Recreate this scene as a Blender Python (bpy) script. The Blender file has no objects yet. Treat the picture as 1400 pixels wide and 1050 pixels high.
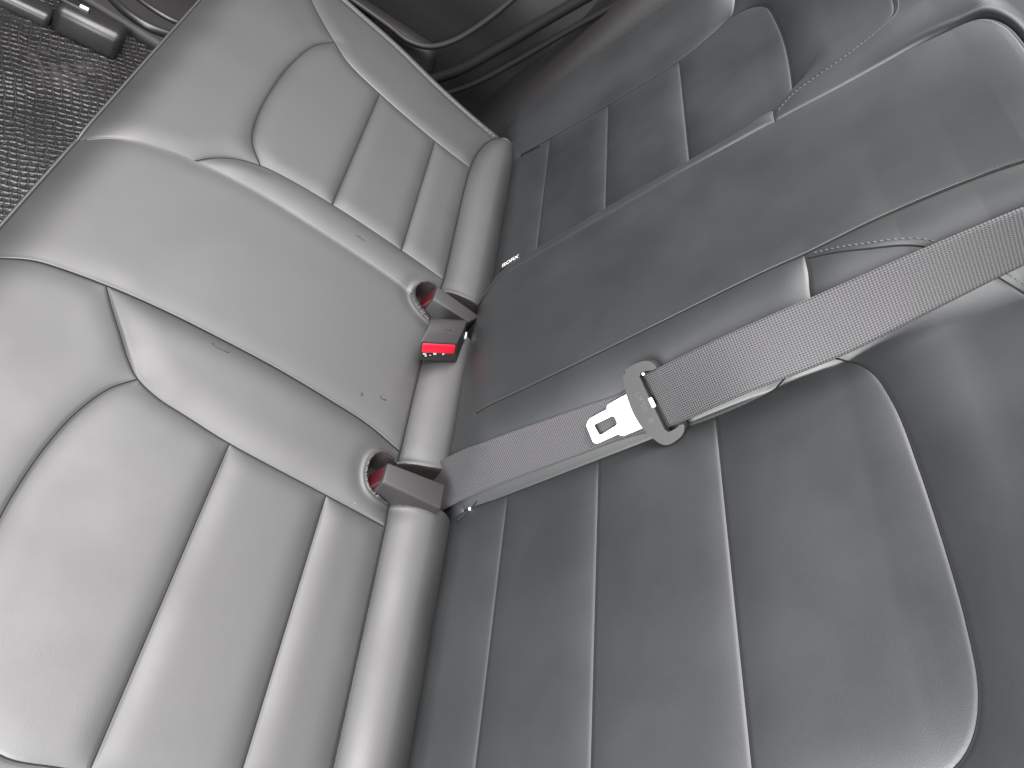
import bpy, bmesh, math, random
import numpy as np
from mathutils import Vector, Matrix

random.seed(4)
SC = bpy.context.scene
COL = SC.collection

# ------------------------------------------------------------------ camera
CAM_P = Vector((0.6624, -0.35843, 0.72033))
cd = bpy.data.cameras.new("camera")
cd.sensor_width = 36.0
cd.lens = 26.83
cd.clip_start = 0.02
cd.clip_end = 60
cam = bpy.data.objects.new("camera", cd)
COL.objects.link(cam)
cam.matrix_world = Matrix(((-0.096369, -0.744925, 0.660152, CAM_P.x),
                           (0.815728, -0.439156, -0.376470, CAM_P.y),
                           (0.570351, 0.502224, 0.649977, CAM_P.z),
                           (0, 0, 0, 1)))
SC.camera = cam

# ------------------------------------------------------------------ light
w = bpy.data.worlds.new("World")
SC.world = w
w.use_nodes = True
w.node_tree.nodes["Background"].inputs[0].default_value = (0.93, 0.96, 1.0, 1)
w.node_tree.nodes["Background"].inputs[1].default_value = 0.25


def area(name, loc, target, sx, sy, power, col=(1, 1, 1)):
    l = bpy.data.lights.new(name, 'AREA')
    l.shape = 'RECTANGLE'
    l.size = sx
    l.size_y = sy
    l.energy = power
    l.color = col
    o = bpy.data.objects.new(name, l)
    COL.objects.link(o)
    o.location = loc
    o.rotation_euler = (Vector(target) - Vector(loc)).to_track_quat('-Z', 'Y').to_euler()
    return o


area("door_opening_light", (0.75, -0.62, 2.00), (0.40, -0.45, 0.0), 1.1, 0.9, 90, (1, 0.972, 0.985))
area("added_overhead_light", (-0.35, -0.85, 1.85), (-0.2, -0.55, 0.0), 1.7, 0.8, 112, (1, 0.972, 0.985))  # added overhead area lamp that brings the sheen on the cushion
area("door_side_light", (1.15, -0.60, 0.42), (0.42, 0.02, 0.25), 0.5, 0.6, 44, (1, 1, 1))
area("far_window_light", (-1.25, -0.30, 1.1), (0.0, -0.2, 0.05), 0.9, 0.4, 8, (0.97, 0.99, 1))

SC.view_settings.view_transform = 'Standard'
SC.view_settings.look = 'None'
SC.view_settings.gamma = 1
SC.view_settings.use_curve_mapping = False
SC.view_settings.exposure = -0.26

# ------------------------------------------------------------------ materials


def mat(name, col, rough=0.5, spec=0.5, metal=0.0):
    m = bpy.data.materials.new(name)
    m.use_nodes = True
    b = m.node_tree.nodes["Principled BSDF"]
    b.inputs["Base Color"].default_value = (*col, 1)
    b.inputs["Roughness"].default_value = rough
    b.inputs["Specular IOR Level"].default_value = spec
    b.inputs["Metallic"].default_value = metal
    return m


def nd(m, typ, **kw):
    n = m.node_tree.nodes.new(typ)
    for k, v in kw.items():
        setattr(n, k, v)
    return n


def lk(m, a, b):
    m.node_tree.links.new(a, b)


def bsdf(m):
    return m.node_tree.nodes["Principled BSDF"]


def ramp(m, src, stops):
    r = nd(m, 'ShaderNodeValToRGB')
    e = r.color_ramp.elements
    while len(e) < len(stops):
        e.new(0.5)
    for i, (p, c) in enumerate(stops):
        e[i].position = p
        e[i].color = (c[0], c[1], c[2], 1) if not isinstance(c, float) else (c, c, c, 1)
    lk(m, src, r.inputs[0])
    return r


def leather(name, col, rough=0.57, pale_specks=True):
    m = mat(name, col, rough, 1.0)
    tc = nd(m, 'ShaderNodeTexCoord')
    vo = nd(m, 'ShaderNodeTexVoronoi')
    vo.inputs['Scale'].default_value = 1100
    lk(m, tc.outputs['Object'], vo.inputs['Vector'])
    no = nd(m, 'ShaderNodeTexNoise')
    no.inputs['Scale'].default_value = 55
    no.inputs['Detail'].default_value = 4
    lk(m, tc.outputs['Object'], no.inputs['Vector'])
    n2 = nd(m, 'ShaderNodeTexNoise')
    n2.inputs['Scale'].default_value = 9
    n2.inputs['Detail'].default_value = 5
    lk(m, tc.outputs['Object'], n2.inputs['Vector'])
    b1 = nd(m, 'ShaderNodeBump')
    b1.inputs['Strength'].default_value = 0.16
    b1.inputs['Distance'].default_value = 0.0003
    lk(m, vo.outputs['Distance'], b1.inputs['Height'])
    b2 = nd(m, 'ShaderNodeBump')
    b2.inputs['Strength'].default_value = 0.12
    b2.inputs['Distance'].default_value = 0.0008
    lk(m, no.outputs['Fac'], b2.inputs['Height'])
    lk(m, b1.outputs['Normal'], b2.inputs['Normal'])
    b3 = nd(m, 'ShaderNodeBump')
    b3.inputs['Strength'].default_value = 0.07
    b3.inputs['Distance'].default_value = 0.004
    lk(m, n2.outputs['Fac'], b3.inputs['Height'])
    lk(m, b2.outputs['Normal'], b3.inputs['Normal'])
    lk(m, b3.outputs['Normal'], bsdf(m).inputs['Normal'])
    rr = ramp(m, n2.outputs['Fac'], [(0.3, rough - 0.05), (0.7, rough + 0.06)])
    lk(m, rr.outputs[0], bsdf(m).inputs['Roughness'])
    # handling film: slightly greyer worn patches, plus sparse lint specks
    c1 = ramp(m, n2.outputs['Fac'], [(0.35, col), (0.75, tuple(c * 1.06 for c in col))])
    last = c1.outputs[0]
    if pale_specks:
        vd = nd(m, 'ShaderNodeTexVoronoi')
        vd.inputs['Scale'].default_value = 46
        lk(m, tc.outputs['Object'], vd.inputs['Vector'])
        wn = nd(m, 'ShaderNodeTexWhiteNoise')
        lk(m, vd.outputs['Color'], wn.inputs['Vector'])
        sz = ramp(m, wn.outputs['Value'], [(0.80, 0.0), (1.0, 0.036)])
        lt = nd(m, 'ShaderNodeMath', operation='LESS_THAN')
        lk(m, vd.outputs['Distance'], lt.inputs[0])
        lk(m, sz.outputs[0], lt.inputs[1])
        mx = nd(m, 'ShaderNodeMix', data_type='RGBA')
        lk(m, lt.outputs[0], mx.inputs['Factor'])
        lk(m, last, mx.inputs['A'])
        mx.inputs['B'].default_value = (0.34, 0.335, 0.33, 1)
        last = mx.outputs['Result']
    lk(m, last, bsdf(m).inputs['Base Color'])
    return m


M = {}
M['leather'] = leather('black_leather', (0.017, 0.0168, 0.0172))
M['leather_back'] = leather('black_leather_backrest', (0.0088, 0.0106, 0.0113), 0.53, pale_specks=False)
M['piping'] = mat('leather_piping', (0.022, 0.0217, 0.022), 0.5, 0.9)
M['piping_back'] = mat('leather_piping_backrest', (0.017, 0.018, 0.0183), 0.5, 0.8)
M['thread'] = mat('seam_thread', (0.06, 0.06, 0.062), 0.6)
M['plastic'] = mat('buckle_plastic', (0.017, 0.016, 0.0157), 0.52)
M['plastic_trim'] = mat('trim_plastic', (0.015, 0.0145, 0.015), 0.36)
M['dark_trim'] = mat('dark_trim', (0.010, 0.0092, 0.009), 0.62)
M['red'] = mat('red_button', (0.6, 0.008, 0.03), 0.4)
M['red_shaded'] = mat('shaded_red_button', (0.032, 0.0008, 0.003), 0.45)  # same red button, with the pocket's shade put into its colour
M['rubber'] = mat('door_rubber', (0.005, 0.0047, 0.0047), 0.75, 0.25)
M['seam'] = mat('seam_crease_shade', (0.011, 0.011, 0.0112), 0.85, 0.15)  # colour that holds the shade of the seam creases
M['mark'] = mat('dark_mark', (0.004, 0.004, 0.004), 0.6)
M['slot'] = mat('black_slot', (0.006, 0.006, 0.006), 0.5)
M['metal'] = mat('zinc_glare_white', (0.86, 0.86, 0.87), 0.38, 0.6, 0.12)  # sky glare on the plate put into a near-white, barely metallic base
M['scuff_glint'] = mat('worn_plastic_glint', (0.5, 0.5, 0.5), 0.5)  # pale wear on plastic, also used for the painted thread glint
M['white'] = mat('white_print', (0.8, 0.8, 0.8), 0.6)
M['tag'] = mat('black_tag', (0.015, 0.015, 0.016), 0.7)
M['emboss'] = mat('embossed_plastic', (0.038, 0.036, 0.035), 0.34)
for k in ('plastic', 'plastic_trim', 'dark_trim', 'emboss'):
    m = M[k]
    tc = nd(m, 'ShaderNodeTexCoord')
    no = nd(m, 'ShaderNodeTexNoise')
    no.inputs['Scale'].default_value = 1400
    lk(m, tc.outputs['Object'], no.inputs['Vector'])
    b = nd(m, 'ShaderNodeBump')
    b.inputs['Strength'].default_value = 0.2
    b.inputs['Distance'].default_value = 0.0003
    lk(m, no.outputs['Fac'], b.inputs['Height'])
    lk(m, b.outputs['Normal'], bsdf(m).inputs['Normal'])


def felt(name, col, rough=0.9):
    m = mat(name, col, rough, 0.2)
    tc = nd(m, 'ShaderNodeTexCoord')
    no = nd(m, 'ShaderNodeTexNoise')
    no.inputs['Scale'].default_value = 900
    no.inputs['Detail'].default_value = 3
    lk(m, tc.outputs['Object'], no.inputs['Vector'])
    r = ramp(m, no.outputs['Fac'], [(0.35, tuple(c * 0.45 for c in col)), (0.68, tuple(c * 1.7 for c in col))])
    lk(m, r.outputs[0], bsdf(m).inputs['Base Color'])
    b = nd(m, 'ShaderNodeBump')
    b.inputs['Strength'].default_value = 0.8
    b.inputs['Distance'].default_value = 0.001
    lk(m, no.outputs['Fac'], b.inputs['Height'])
    lk(m, b.outputs['Normal'], bsdf(m).inputs['Normal'])
    return m


M['felt'] = felt('pocket_felt', (0.026, 0.021, 0.0195))
M['carpet'] = felt('grey_carpet', (0.11, 0.098, 0.094))
M['floor'] = felt('floor_carpet', (0.02, 0.019, 0.019))


def webbing():
    """Woven polyester: UV in metres, x along the belt, y across."""
    m = mat('belt_webbing', (0.09, 0.087, 0.09), 0.55, 0.35)
    uv = nd(m, 'ShaderNodeUVMap')
    sep = nd(m, 'ShaderNodeSeparateXYZ')
    lk(m, uv.outputs[0], sep.inputs[0])

    def mth(op, a, b=None):
        n = nd(m, 'ShaderNodeMath', operation=op)
        for i, s in enumerate((a, b)):
            if s is None:
                continue
            if isinstance(s, (int, float)):
                n.inputs[i].default_value = s
            else:
                lk(m, s, n.inputs[i])
        return n.outputs[0]
    rows = mth('MULTIPLY', sep.outputs[1], 2 * math.pi / 0.0019)      # cords run along the belt
    wig = mth('MULTIPLY', mth('SINE', rows), 0.9)
    cols = mth('ADD', mth('MULTIPLY', sep.outputs[0], 2 * math.pi / 0.0026), wig)
    a = mth('ADD', mth('MULTIPLY', mth('SINE', rows), 0.45), mth('MULTIPLY', mth('SINE', cols), 0.55))
    h = mth('ADD', mth('MULTIPLY', a, 0.5), 0.5)
    no = nd(m, 'ShaderNodeTexNoise')
    no.inputs['Scale'].default_value = 700
    lk(m, uv.outputs[0], no.inputs['Vector'])
    hh = mth('ADD', mth('MULTIPLY', h, 0.75), mth('MULTIPLY', no.outputs['Fac'], 0.35))
    r = ramp(m, hh, [(0.25, (0.013, 0.0125, 0.013)), (0.85, (0.09, 0.088, 0.091))])
    lk(m, r.outputs[0], bsdf(m).inputs['Base Color'])
    b = nd(m, 'ShaderNodeBump')
    b.inputs['Strength'].default_value = 0.7
    b.inputs['Distance'].default_value = 0.0006
    lk(m, h, b.inputs['Height'])
    lk(m, b.outputs['Normal'], bsdf(m).inputs['Normal'])
    return m


M['webbing'] = webbing()


def mat_floor_mat():
    m = mat('embossed_mat', (0.03, 0.028, 0.027), 0.32, 0.6)
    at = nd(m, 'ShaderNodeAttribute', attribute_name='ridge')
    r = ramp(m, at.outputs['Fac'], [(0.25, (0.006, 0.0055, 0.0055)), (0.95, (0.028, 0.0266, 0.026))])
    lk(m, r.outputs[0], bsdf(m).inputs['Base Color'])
    tc = nd(m, 'ShaderNodeTexCoord')
    no = nd(m, 'ShaderNodeTexNoise')
    no.inputs['Scale'].default_value = 260
    no.inputs['Detail'].default_value = 3
    lk(m, tc.outputs['Object'], no.inputs['Vector'])
    b = nd(m, 'ShaderNodeBump')
    b.inputs['Strength'].default_value = 0.5
    b.inputs['Distance'].default_value = 0.002
    lk(m, no.outputs['Fac'], b.inputs['Height'])
    lk(m, b.outputs['Normal'], bsdf(m).inputs['Normal'])
    return m


M['mat'] = mat_floor_mat()

# ------------------------------------------------------------------ object helpers


def thing(name, label, cat, loc=(0, 0, 0), group=None):
    o = bpy.data.objects.new(name, None)
    o.empty_display_size = 0.05
    COL.objects.link(o)
    o.location = loc
    o['label'] = label
    o['category'] = cat
    if group:
        o['group'] = group
    return o


def tag(o, label, cat, group=None):
    o['label'] = label
    o['category'] = cat
    if group:
        o['group'] = group
    return o


def root_of(p):
    off = Vector((0, 0, 0))
    while p:
        off += p.location
        p = p.parent
    return off


def mesh_obj(name, verts, faces, material, parent=None, smooth=True):
    off = root_of(parent)
    me = bpy.data.meshes.new(name)
    me.from_pydata([tuple(Vector(v) - off) for v in verts], [], faces)
    me.update()
    if smooth:
        me.polygons.foreach_set('use_smooth', [True] * len(me.polygons))
    o = bpy.data.objects.new(name, me)
    me.materials.append(material)
    COL.objects.link(o)
    o.parent = parent
    return o


def bm_obj(name, bm, material, parent=None, smooth=True):
    off = root_of(parent)
    bmesh.ops.recalc_face_normals(bm, faces=bm.faces)
    bmesh.ops.translate(bm, verts=bm.verts, vec=-off)
    me = bpy.data.meshes.new(name)
    bm.to_mesh(me)
    bm.free()
    if smooth:
        me.polygons.foreach_set('use_smooth', [True] * len(me.polygons))
    o = bpy.data.objects.new(name, me)
    me.materials.append(material)
    COL.objects.link(o)
    o.parent = parent
    return o


def hexa(bm, c8, bev=0.003, seg=3):
    """c8: four corners of one face, then the four matching corners of the other."""
    vs = [bm.verts.new(c) for c in c8]
    fs = [bm.faces.new([vs[i] for i in q]) for q in
          ((0, 1, 2, 3), (7, 6, 5, 4), (0, 4, 5, 1), (1, 5, 6, 2), (2, 6, 7, 3), (3, 7, 4, 0))]
    if bev > 0:
        es = list({e for f in fs for e in f.edges})
        bmesh.ops.bevel(bm, geom=es, offset=bev, segments=seg, profile=0.5, affect='EDGES', clamp_overlap=True)


def box8(x0, x1, y0, y1, z0, z1):
    return [(x0, y0, z0), (x1, y0, z0), (x1, y1, z0), (x0, y1, z0),
            (x0, y0, z1), (x1, y0, z1), (x1, y1, z1), (x0, y1, z1)]


def prism(bm, pts, frame, d0, d1, bev=0.0015, seg=3, hole=None):
    """Outline pts (a,b) in a frame (O,A,B,N), thickness from d0 to d1 along N."""
    O, A, B, N = frame
    P = lambda a, b, d: O + float(a) * A + float(b) * B + float(d) * N
    bot = [bm.verts.new(P(a, b, d0)) for a, b in pts]
    top = [bm.verts.new(P(a, b, d1)) for a, b in pts]
    n = len(pts)
    side = []
    for i in range(n):
        side.append(bm.faces.new((bot[i], bot[(i + 1) % n], top[(i + 1) % n], top[i])))
    rim = [[e for e in side[i].edges if set(e.verts) == {top[i], top[(i + 1) % n]}][0] for i in range(n)]
    rimb = [[e for e in side[i].edges if set(e.verts) == {bot[i], bot[(i + 1) % n]}][0] for i in range(n)]
    if hole is None:
        bm.faces.new(top)
        bm.faces.new(bot[::-1])
    else:
        hb = [bm.verts.new(P(a, b, d0)) for a, b in hole]
        ht = [bm.verts.new(P(a, b, d1)) for a, b in hole]
        k = len(hole)
        for i in range(k):
            f = bm.faces.new((hb[(i + 1) % k], hb[i], ht[i], ht[(i + 1) % k]))
            rim += [e for e in f.edges if set(e.verts) == {ht[i], ht[(i + 1) % k]}]
        for ring, hr in ((top, ht), (bot, hb)):
            es = []
            for L in (ring, hr):
                for i in range(len(L)):
                    es.append(bm.edges.get((L[i], L[(i + 1) % len(L)])))
            bmesh.ops.triangle_fill(bm, edges=es, use_beauty=True)
    if bev > 0:
        bmesh.ops.bevel(bm, geom=rim, offset=bev, segments=seg, profile=0.5, affect='EDGES', clamp_overlap=True)


def smooth_line(pts, step=0.005, closed=False):
    """Catmull-Rom through pts (any dimension), resampled."""
    P = np.array(pts, float)
    out = []
    n = len(P)
    rng = range(n if closed else n - 1)
    for i in rng:
        if closed:
            p0, p1, p2, p3 = P[(i - 1) % n], P[i], P[(i + 1) % n], P[(i + 2) % n]
        else:
            p1, p2 = P[i], P[i + 1]
            p0 = P[i - 1] if i > 0 else 2 * p1 - p2
            p3 = P[i + 2] if i + 2 < n else 2 * p2 - p1
        l01, l12, l23 = [max(np.linalg.norm(b - a), 1e-6) ** 0.5 for a, b in ((p0, p1), (p1, p2), (p2, p3))]
        m1 = (p2 - p1) + l12 * ((p1 - p0) / l01 - (p2 - p0) / (l01 + l12))
        m2 = (p2 - p1) + l12 * ((p3 - p2) / l23 - (p3 - p1) / (l12 + l23))
        k = max(2, int(np.linalg.norm(p2 - p1) / step))
        for j in range(k):
            t = j / k
            out.append((2 * t ** 3 - 3 * t ** 2 + 1) * p1 + (t ** 3 - 2 * t ** 2 + t) * m1
                       + (-2 * t ** 3 + 3 * t ** 2) * p2 + (t ** 3 - t ** 2) * m2)
    if not closed:
        out.append(P[-1])
    return np.array(out)


def tube(bm, pts, r, seg=8):
    pts = [Vector(p) for p in pts]
    rings = []
    up = Vector((0.31, 0.2, 0.93))
    for i, p in enumerate(pts):
        t = (pts[min(i + 1, len(pts) - 1)] - pts[max(i - 1, 0)]).normalized()
        a = t.cross(up).normalized()
        b = t.cross(a)
        rr = r[i] if isinstance(r, (list, tuple)) else r
        rings.append([bm.verts.new(p + rr * (math.cos(2 * math.pi * k / seg) * a + math.sin(2 * math.pi * k / seg) * b))
                      for k in range(seg)])
    for i in range(len(rings) - 1):
        for k in range(seg):
            bm.faces.new((rings[i][k], rings[i][(k + 1) % seg], rings[i + 1][(k + 1) % seg], rings[i + 1][k]))
    bm.faces.new(rings[0][::-1])
    bm.faces.new(rings[-1])


def text_obj(name, body, size, frame, depth, material, parent=None, width=1.0):
    """Lettering as mesh; frame = (origin, right, up, normal)."""
    O, A, B, N = frame
    cu = bpy.data.curves.new(name, 'FONT')
    cu.body = body
    cu.size = size
    cu.extrude = depth
    tmp = bpy.data.objects.new(name, cu)
    COL.objects.link(tmp)
    bpy.context.view_layer.update()
    me = bpy.data.meshes.new_from_object(tmp.evaluated_get(bpy.context.evaluated_depsgraph_get()))
    bpy.data.objects.remove(tmp)
    off = root_of(parent)
    for v in me.vertices:
        v.co = O + A * (v.co.x * width) + B * v.co.y + N * v.co.z - off
    me.materials.clear()
    me.materials.append(material)
    o = bpy.data.objects.new(name, me)
    COL.objects.link(o)
    o.parent = parent
    return o


# ------------------------------------------------------------------ upholstery height fields
# numpy only from here to the end-marker
def seg_dist(px, py, line, maxd=0.055):
    """Distance to a polyline and nearest point, for points within maxd of its box."""
    d = np.full(px.shape, 9.0)
    nx = px.copy()
    ny = py.copy()
    L = np.asarray(line)
    for c0 in range(0, len(L) - 1, 12):
        S = L[c0:c0 + 13]
        lo = S.min(0) - maxd
        hi = S.max(0) + maxd
        idx = np.nonzero((px > lo[0]) & (px < hi[0]) & (py > lo[1]) & (py < hi[1]))
        if not len(idx[0]):
            continue
        x = px[idx]
        y = py[idx]
        bd = d[idx]
        bx = nx[idx]
        by = ny[idx]
        for (ax, ay), (cx, cy) in zip(S[:-1], S[1:]):
            ex, ey = cx - ax, cy - ay
            q = ex * ex + ey * ey
            if q < 1e-14:
                continue
            t = np.clip(((x - ax) * ex + (y - ay) * ey) / q, 0, 1)
            qx = ax + t * ex
            qy = ay + t * ey
            dd = np.hypot(x - qx, y - qy)
            m = dd < bd
            bd = np.where(m, dd, bd)
            bx = np.where(m, qx, bx)
            by = np.where(m, qy, by)
        d[idx] = bd
        nx[idx] = bx
        ny[idx] = by
    return d, nx, ny


def in_poly(px, py, poly):
    r = np.zeros(px.shape, bool)
    P = np.asarray(poly)
    x0, y0 = P[-1]
    for x1, y1 in P:
        if y0 != y1:
            c = ((y0 > py) != (y1 > py)) & (px < (x1 - x0) * (py - y0) / (y1 - y0) + x0)
            r ^= c
        x0, y0 = x1, y1
    return r


def sstep(x, a, b):
    t = np.clip((x - a) / (b - a), 0, 1)
    return t * t * (3 - 2 * t)


def puff(D, A, L, lab, roll=None):
    """Stuffed panel: full in the middle, drawn in along every seam; the product keeps corners soft."""
    h = A
    for k, d in D.items():
        t = np.clip(d / L, 0, 1)
        f = 1 - (1 - t) ** 3
        if 'flute' in k:
            f = np.where((lab == 5) | (lab == 6), f, 1.0)             # ribs belong to the inserts only
        elif k in ('near_top', 'far_top'):
            f = 1.0                                                     # flat topstitched seams
        elif k != 'rear' and roll is not None:
            f = np.where(lab >= roll, 1.0, f)
        h = h * f
    return h


SL = smooth_line
# --- cushion seams, metres: x along the bench (+ towards the near door), y depth (0 at the backrest, - to the front)
CS = dict(
    near_centre=SL([(.118, -.585), (.112, -.546), (.101, -.513), (.091, -.451), (.088, -.39), (.089, -.332), (.093, -.255), (.101, -.187), (.110, -.132), (.126, -.083)]),
    far_centre=SL([(-.098, -.585), (-.109, -.559), (-.123, -.531), (-.139, -.491), (-.153, -.447), (-.160, -.359), (-.155, -.281), (-.147, -.2), (-.138, -.14), (-.123, -.083)]),
    near_inner=SL([(.091, -.451), (.114, -.435), (.139, -.416), (.164, -.397), (.182, -.379), (.193, -.355), (.2, -.321), (.209, -.273), (.221, -.157), (.229, -.080)]),
    near_front=SL([(.182, -.379), (.205, -.397), (.243, -.411), (.286, -.418), (.325, -.42), (.362, -.419), (.42, -.412), (.47, -.40), (.51, -.375), (.531, -.334), (.530, -.293), (.52, -.2), (.505, -.12), (.498, -.077)]),
    far_inner=SL([(-.153, -.447), (-.175, -.432), (-.197, -.408), (-.211, -.377), (-.216, -.34), (-.216, -.27), (-.205, -.152), (-.195, -.081)]),
    far_front=SL([(-.211, -.377), (-.245, -.4), (-.292, -.411), (-.378, -.415), (-.47, -.41), (-.548, -.395), (-.593, -.372)]),
    far_outer=SL([(-.76, -.49), (-.70, -.46), (-.666, -.437), (-.623, -.401), (-.593, -.372), (-.562, -.339), (-.534, -.269), (-.505, -.155), (-.494, -.081)]),
    rear=SL([(.76, -.076), (.48, -.077), (.229, -.081), (.126, -.084), (-.123, -.084), (-.195, -.081), (-.494, -.081), (-.56, -.072), (-.605, -.056), (-.645, -.025)]),
    near_flute_a=SL([(.210, -.2715), (.5275, -.2715)]),
    near_flute_b=SL([(.2215, -.1565), (.512, -.1565)]),
    far_flute_a=SL([(-.2155, -.2705), (-.5345, -.2705)]),
    far_flute_b=SL([(-.2055, -.1555), (-.5055, -.1555)]),
)
FAR_EDGE = SL([(-.775, -.59), (-.760, -.5), (-.727, -.367), (-.704, -.279), (-.666, -.178), (-.637, -.07), (-.628, .02)])
POCKET_N = SL([(.199, -.105), (.192, -.116), (.175, -.122), (.155, -.120), (.143, -.110), (.142, -.08), (.139, -.05), (.132, -.019), (.135, .012), (.178, .012), (.188, -.02), (.199, -.075)], .002, True)
POCKET_F = SL([(-.107, -.10), (-.122, -.119), (-.145, -.122), (-.164, -.108), (-.169, -.085), (-.166, -.05), (-.16, .012), (-.095, .012), (-.098, -.06)], .002, True)


def cushion_field(x, y, snap=0.0):
    D = {}
    best = np.full(x.shape, 9.0)
    bx = x.copy()
    by = y.copy()
    for k, L in CS.items():
        d, qx, qy = seg_dist(x, y, L)
        D[k] = d
        m = d < best
        best = np.where(m, d, best)
        bx = np.where(m, qx, bx)
        by = np.where(m, qy, by)
    if snap:
        m = best < snap
        x = np.where(m, bx, x)
        y = np.where(m, by, y)
        for k in D:
            D[k] = np.where(m & (D[k] <= best + 1e-9), 0, D[k])
        best = np.where(m, 0, best)
    c = CS
    lab = np.zeros(x.shape, int)                                       # 0 near side, 1 far side
    lab[x < 0] = 1
    cen = np.vstack([c['near_centre'], c['far_centre'][::-1]])
    band_n = np.vstack([c['near_centre'][c['near_centre'][:, 1] > -.451], c['near_inner'][::-1]])
    band_f = np.vstack([c['far_centre'][c['far_centre'][:, 1] > -.447], c['far_inner'][::-1]])
    ins_n = np.vstack([c['near_front'], c['near_inner'][c['near_inner'][:, 1] > -.379][::-1]])
    fo = c['far_outer']
    ins_f = np.vstack([c['far_front'], fo[fo[:, 1] > -.372], c['far_inner'][c['far_inner'][:, 1] > -.377][::-1]])
    bol_f = np.vstack([fo, [(-.5, .03), (-.9, .03), (-.9, -.49)]])
    roll = np.vstack([c['rear'], [(-.645, .06), (.76, .06)]])
    for i, p in ((2, cen), (3, band_n), (4, band_f), (5, ins_n), (6, ins_f), (7, bol_f), (8, roll)):
        lab[in_poly(x, y, p)] = i
    pn, pf = in_poly(x, y, POCKET_N), in_poly(x, y, POCKET_F)
    lab[pn] = 9
    lab[pf] = 10
    #        near  far   cen   bandN bandF insN  insF  bolF  roll
    A = np.array([.0042, .0055, .0020, .0080, .0050, .0042, .0046, .0036, .010, .010, .010])[lab]
    Lw = np.array([.045, .042, .040, .050, .036, .034, .032, .036, .036, .036, .036])[lab]
    H = puff(D, A, Lw, lab, 8)
    # the sewn-in seam: a narrow valley, with the overlap lip that the centre panel shows
    H -= 0.0007 * np.exp(-(best / 0.0020) ** 2)
    dc = np.minimum(D['near_centre'], D['far_centre'])
    H += np.where(lab == 2, 0.0004 * np.exp(-((dc - .0026) / .0016) ** 2), 0)
    H += np.where((lab == 3) | (lab == 4), 0.0003 * np.exp(-((np.minimum(D['near_inner'], D['far_inner']) - .003) / .002) ** 2), 0)
    # front edge rolls down
    s = np.clip((-.50 - y) / .065, 0, 1.0)
    H -= 0.022 * s ** 2.6
    # rear roll: full in the middle, tucked under the backrest
    H += np.where(lab >= 8, 0.007 * sstep(y, -.085, -.035), 0)
    H -= np.where(lab >= 8, 0.055 * np.clip((y + .035) / .055, 0, 1) ** 2, 0)
    # far side rolls over the edge
    de, ex, ey = seg_dist(x, y, FAR_EDGE, .14)
    out = ~in_poly(x, y, np.vstack([FAR_EDGE, [(.9, .02), (.9, -.59)]]))
    H += np.where(~out, 0.0016 * np.exp(-((de - .0025) / .0022) ** 2), 0)
    H -= np.where(out, 0.0008 + 9.0 * np.clip(de, 0, .2) ** 2 + .22 * np.clip(de, 0, .2), 0)
    H -= np.where(~out & (lab != 8), .007 * np.clip(1 - de / .022, 0, 1) ** 2, 0)
    # buckle pockets: lip and pit
    for P, ins in ((POCKET_N, pn), (POCKET_F, pf)):
        d, qx, qy = seg_dist(x, y, np.vstack([P, P[:1]]), .05)
        front = 1 - sstep(y, -.085, -.03)
        H += np.where(~ins, (.0007 * front + .0003) * np.exp(-((d - .003) / .0032) ** 2), 0)
        H -= np.where(~ins, .0016 * np.exp(-(np.clip(d - .006, 0, 1) / .012) ** 2) * front, 0)
        H = np.where(ins, H - .034 * sstep(d, 0.0, .007), H)
    return x, y, H, lab


# --- backrest seams: x along the bench, v up the backrest; surface height h towards the sitter
BS = dict(
    near_centre=SL([(.094, .078), (.095, .13), (.096, .2), (.096, .286), (.095, .44), (.097, .486), (.098, .561), (.108, .62), (.119, .653), (.14, .69)]),
    far_centre=SL([(-.150, .055), (-.150, .1), (-.149, .16), (-.145, .26), (-.140, .38), (-.132, .487), (-.125, .537), (-.118, .597), (-.104, .645), (-.078, .678), (-.03, .692), (.03, .694), (.09, .690), (.14, .69)]),
    near_insert=SL([(.179, .02), (.181, .095), (.182, .212), (.183, .283), (.186, .353), (.183, .401), (.174, .44), (.178, .475), (.2, .496), (.243, .507), (.31, .511), (.376, .512), (.428, .511), (.471, .506), (.497, .494), (.513, .475), (.522, .44), (.535, .36), (.555, .214), (.58, .089), (.594, .02)]),
    far_insert=SL([(-.205, .02), (-.205, .2), (-.205, .35), (-.2, .41), (-.19, .44), (-.196, .475), (-.225, .495), (-.272, .502), (-.368, .509), (-.458, .507), (-.521, .499), (-.556, .478), (-.570, .448), (-.556, .409), (-.544, .358), (-.56, .214), (-.584, .089), (-.594, .02)]),
    far_shoulder=SL([(-.570, .448), (-.614, .462), (-.69, .475), (-.76, .48)]),
    near_strip=SL([(.097, .484), (.118, .482), (.139, .476), (.178, .475)]),
    far_strip=SL([(-.132, .487), (-.15, .487), (-.168, .486), (-.196, .475)]),
    near_top=SL([(.103, .485), (.122, .528), (.140, .57), (.178, .608), (.215, .627), (.27, .639), (.40, .645), (.75, .645)]),
    far_top=SL([(-.150, .487), (-.165, .513), (-.177, .567), (-.207, .608), (-.245, .627), (-.30, .638), (-.45, .643), (-.75, .643)]),
    near_flute_a=SL([(.181, .0895), (.58, .0895)]),
    near_flute_b=SL([(.182, .217), (.555, .217)]),
    near_flute_c=SL([(.186, .3535), (.537, .3535)]),
    far_flute_a=SL([(-.205, .0895), (-.584, .0895)]),
    far_flute_b=SL([(-.205, .217), (-.56, .217)]),
    far_flute_c=SL([(-.205, .3535), (-.544, .3535)]),
)
HC = 0.060
V_TOP = 0.7095


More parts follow.
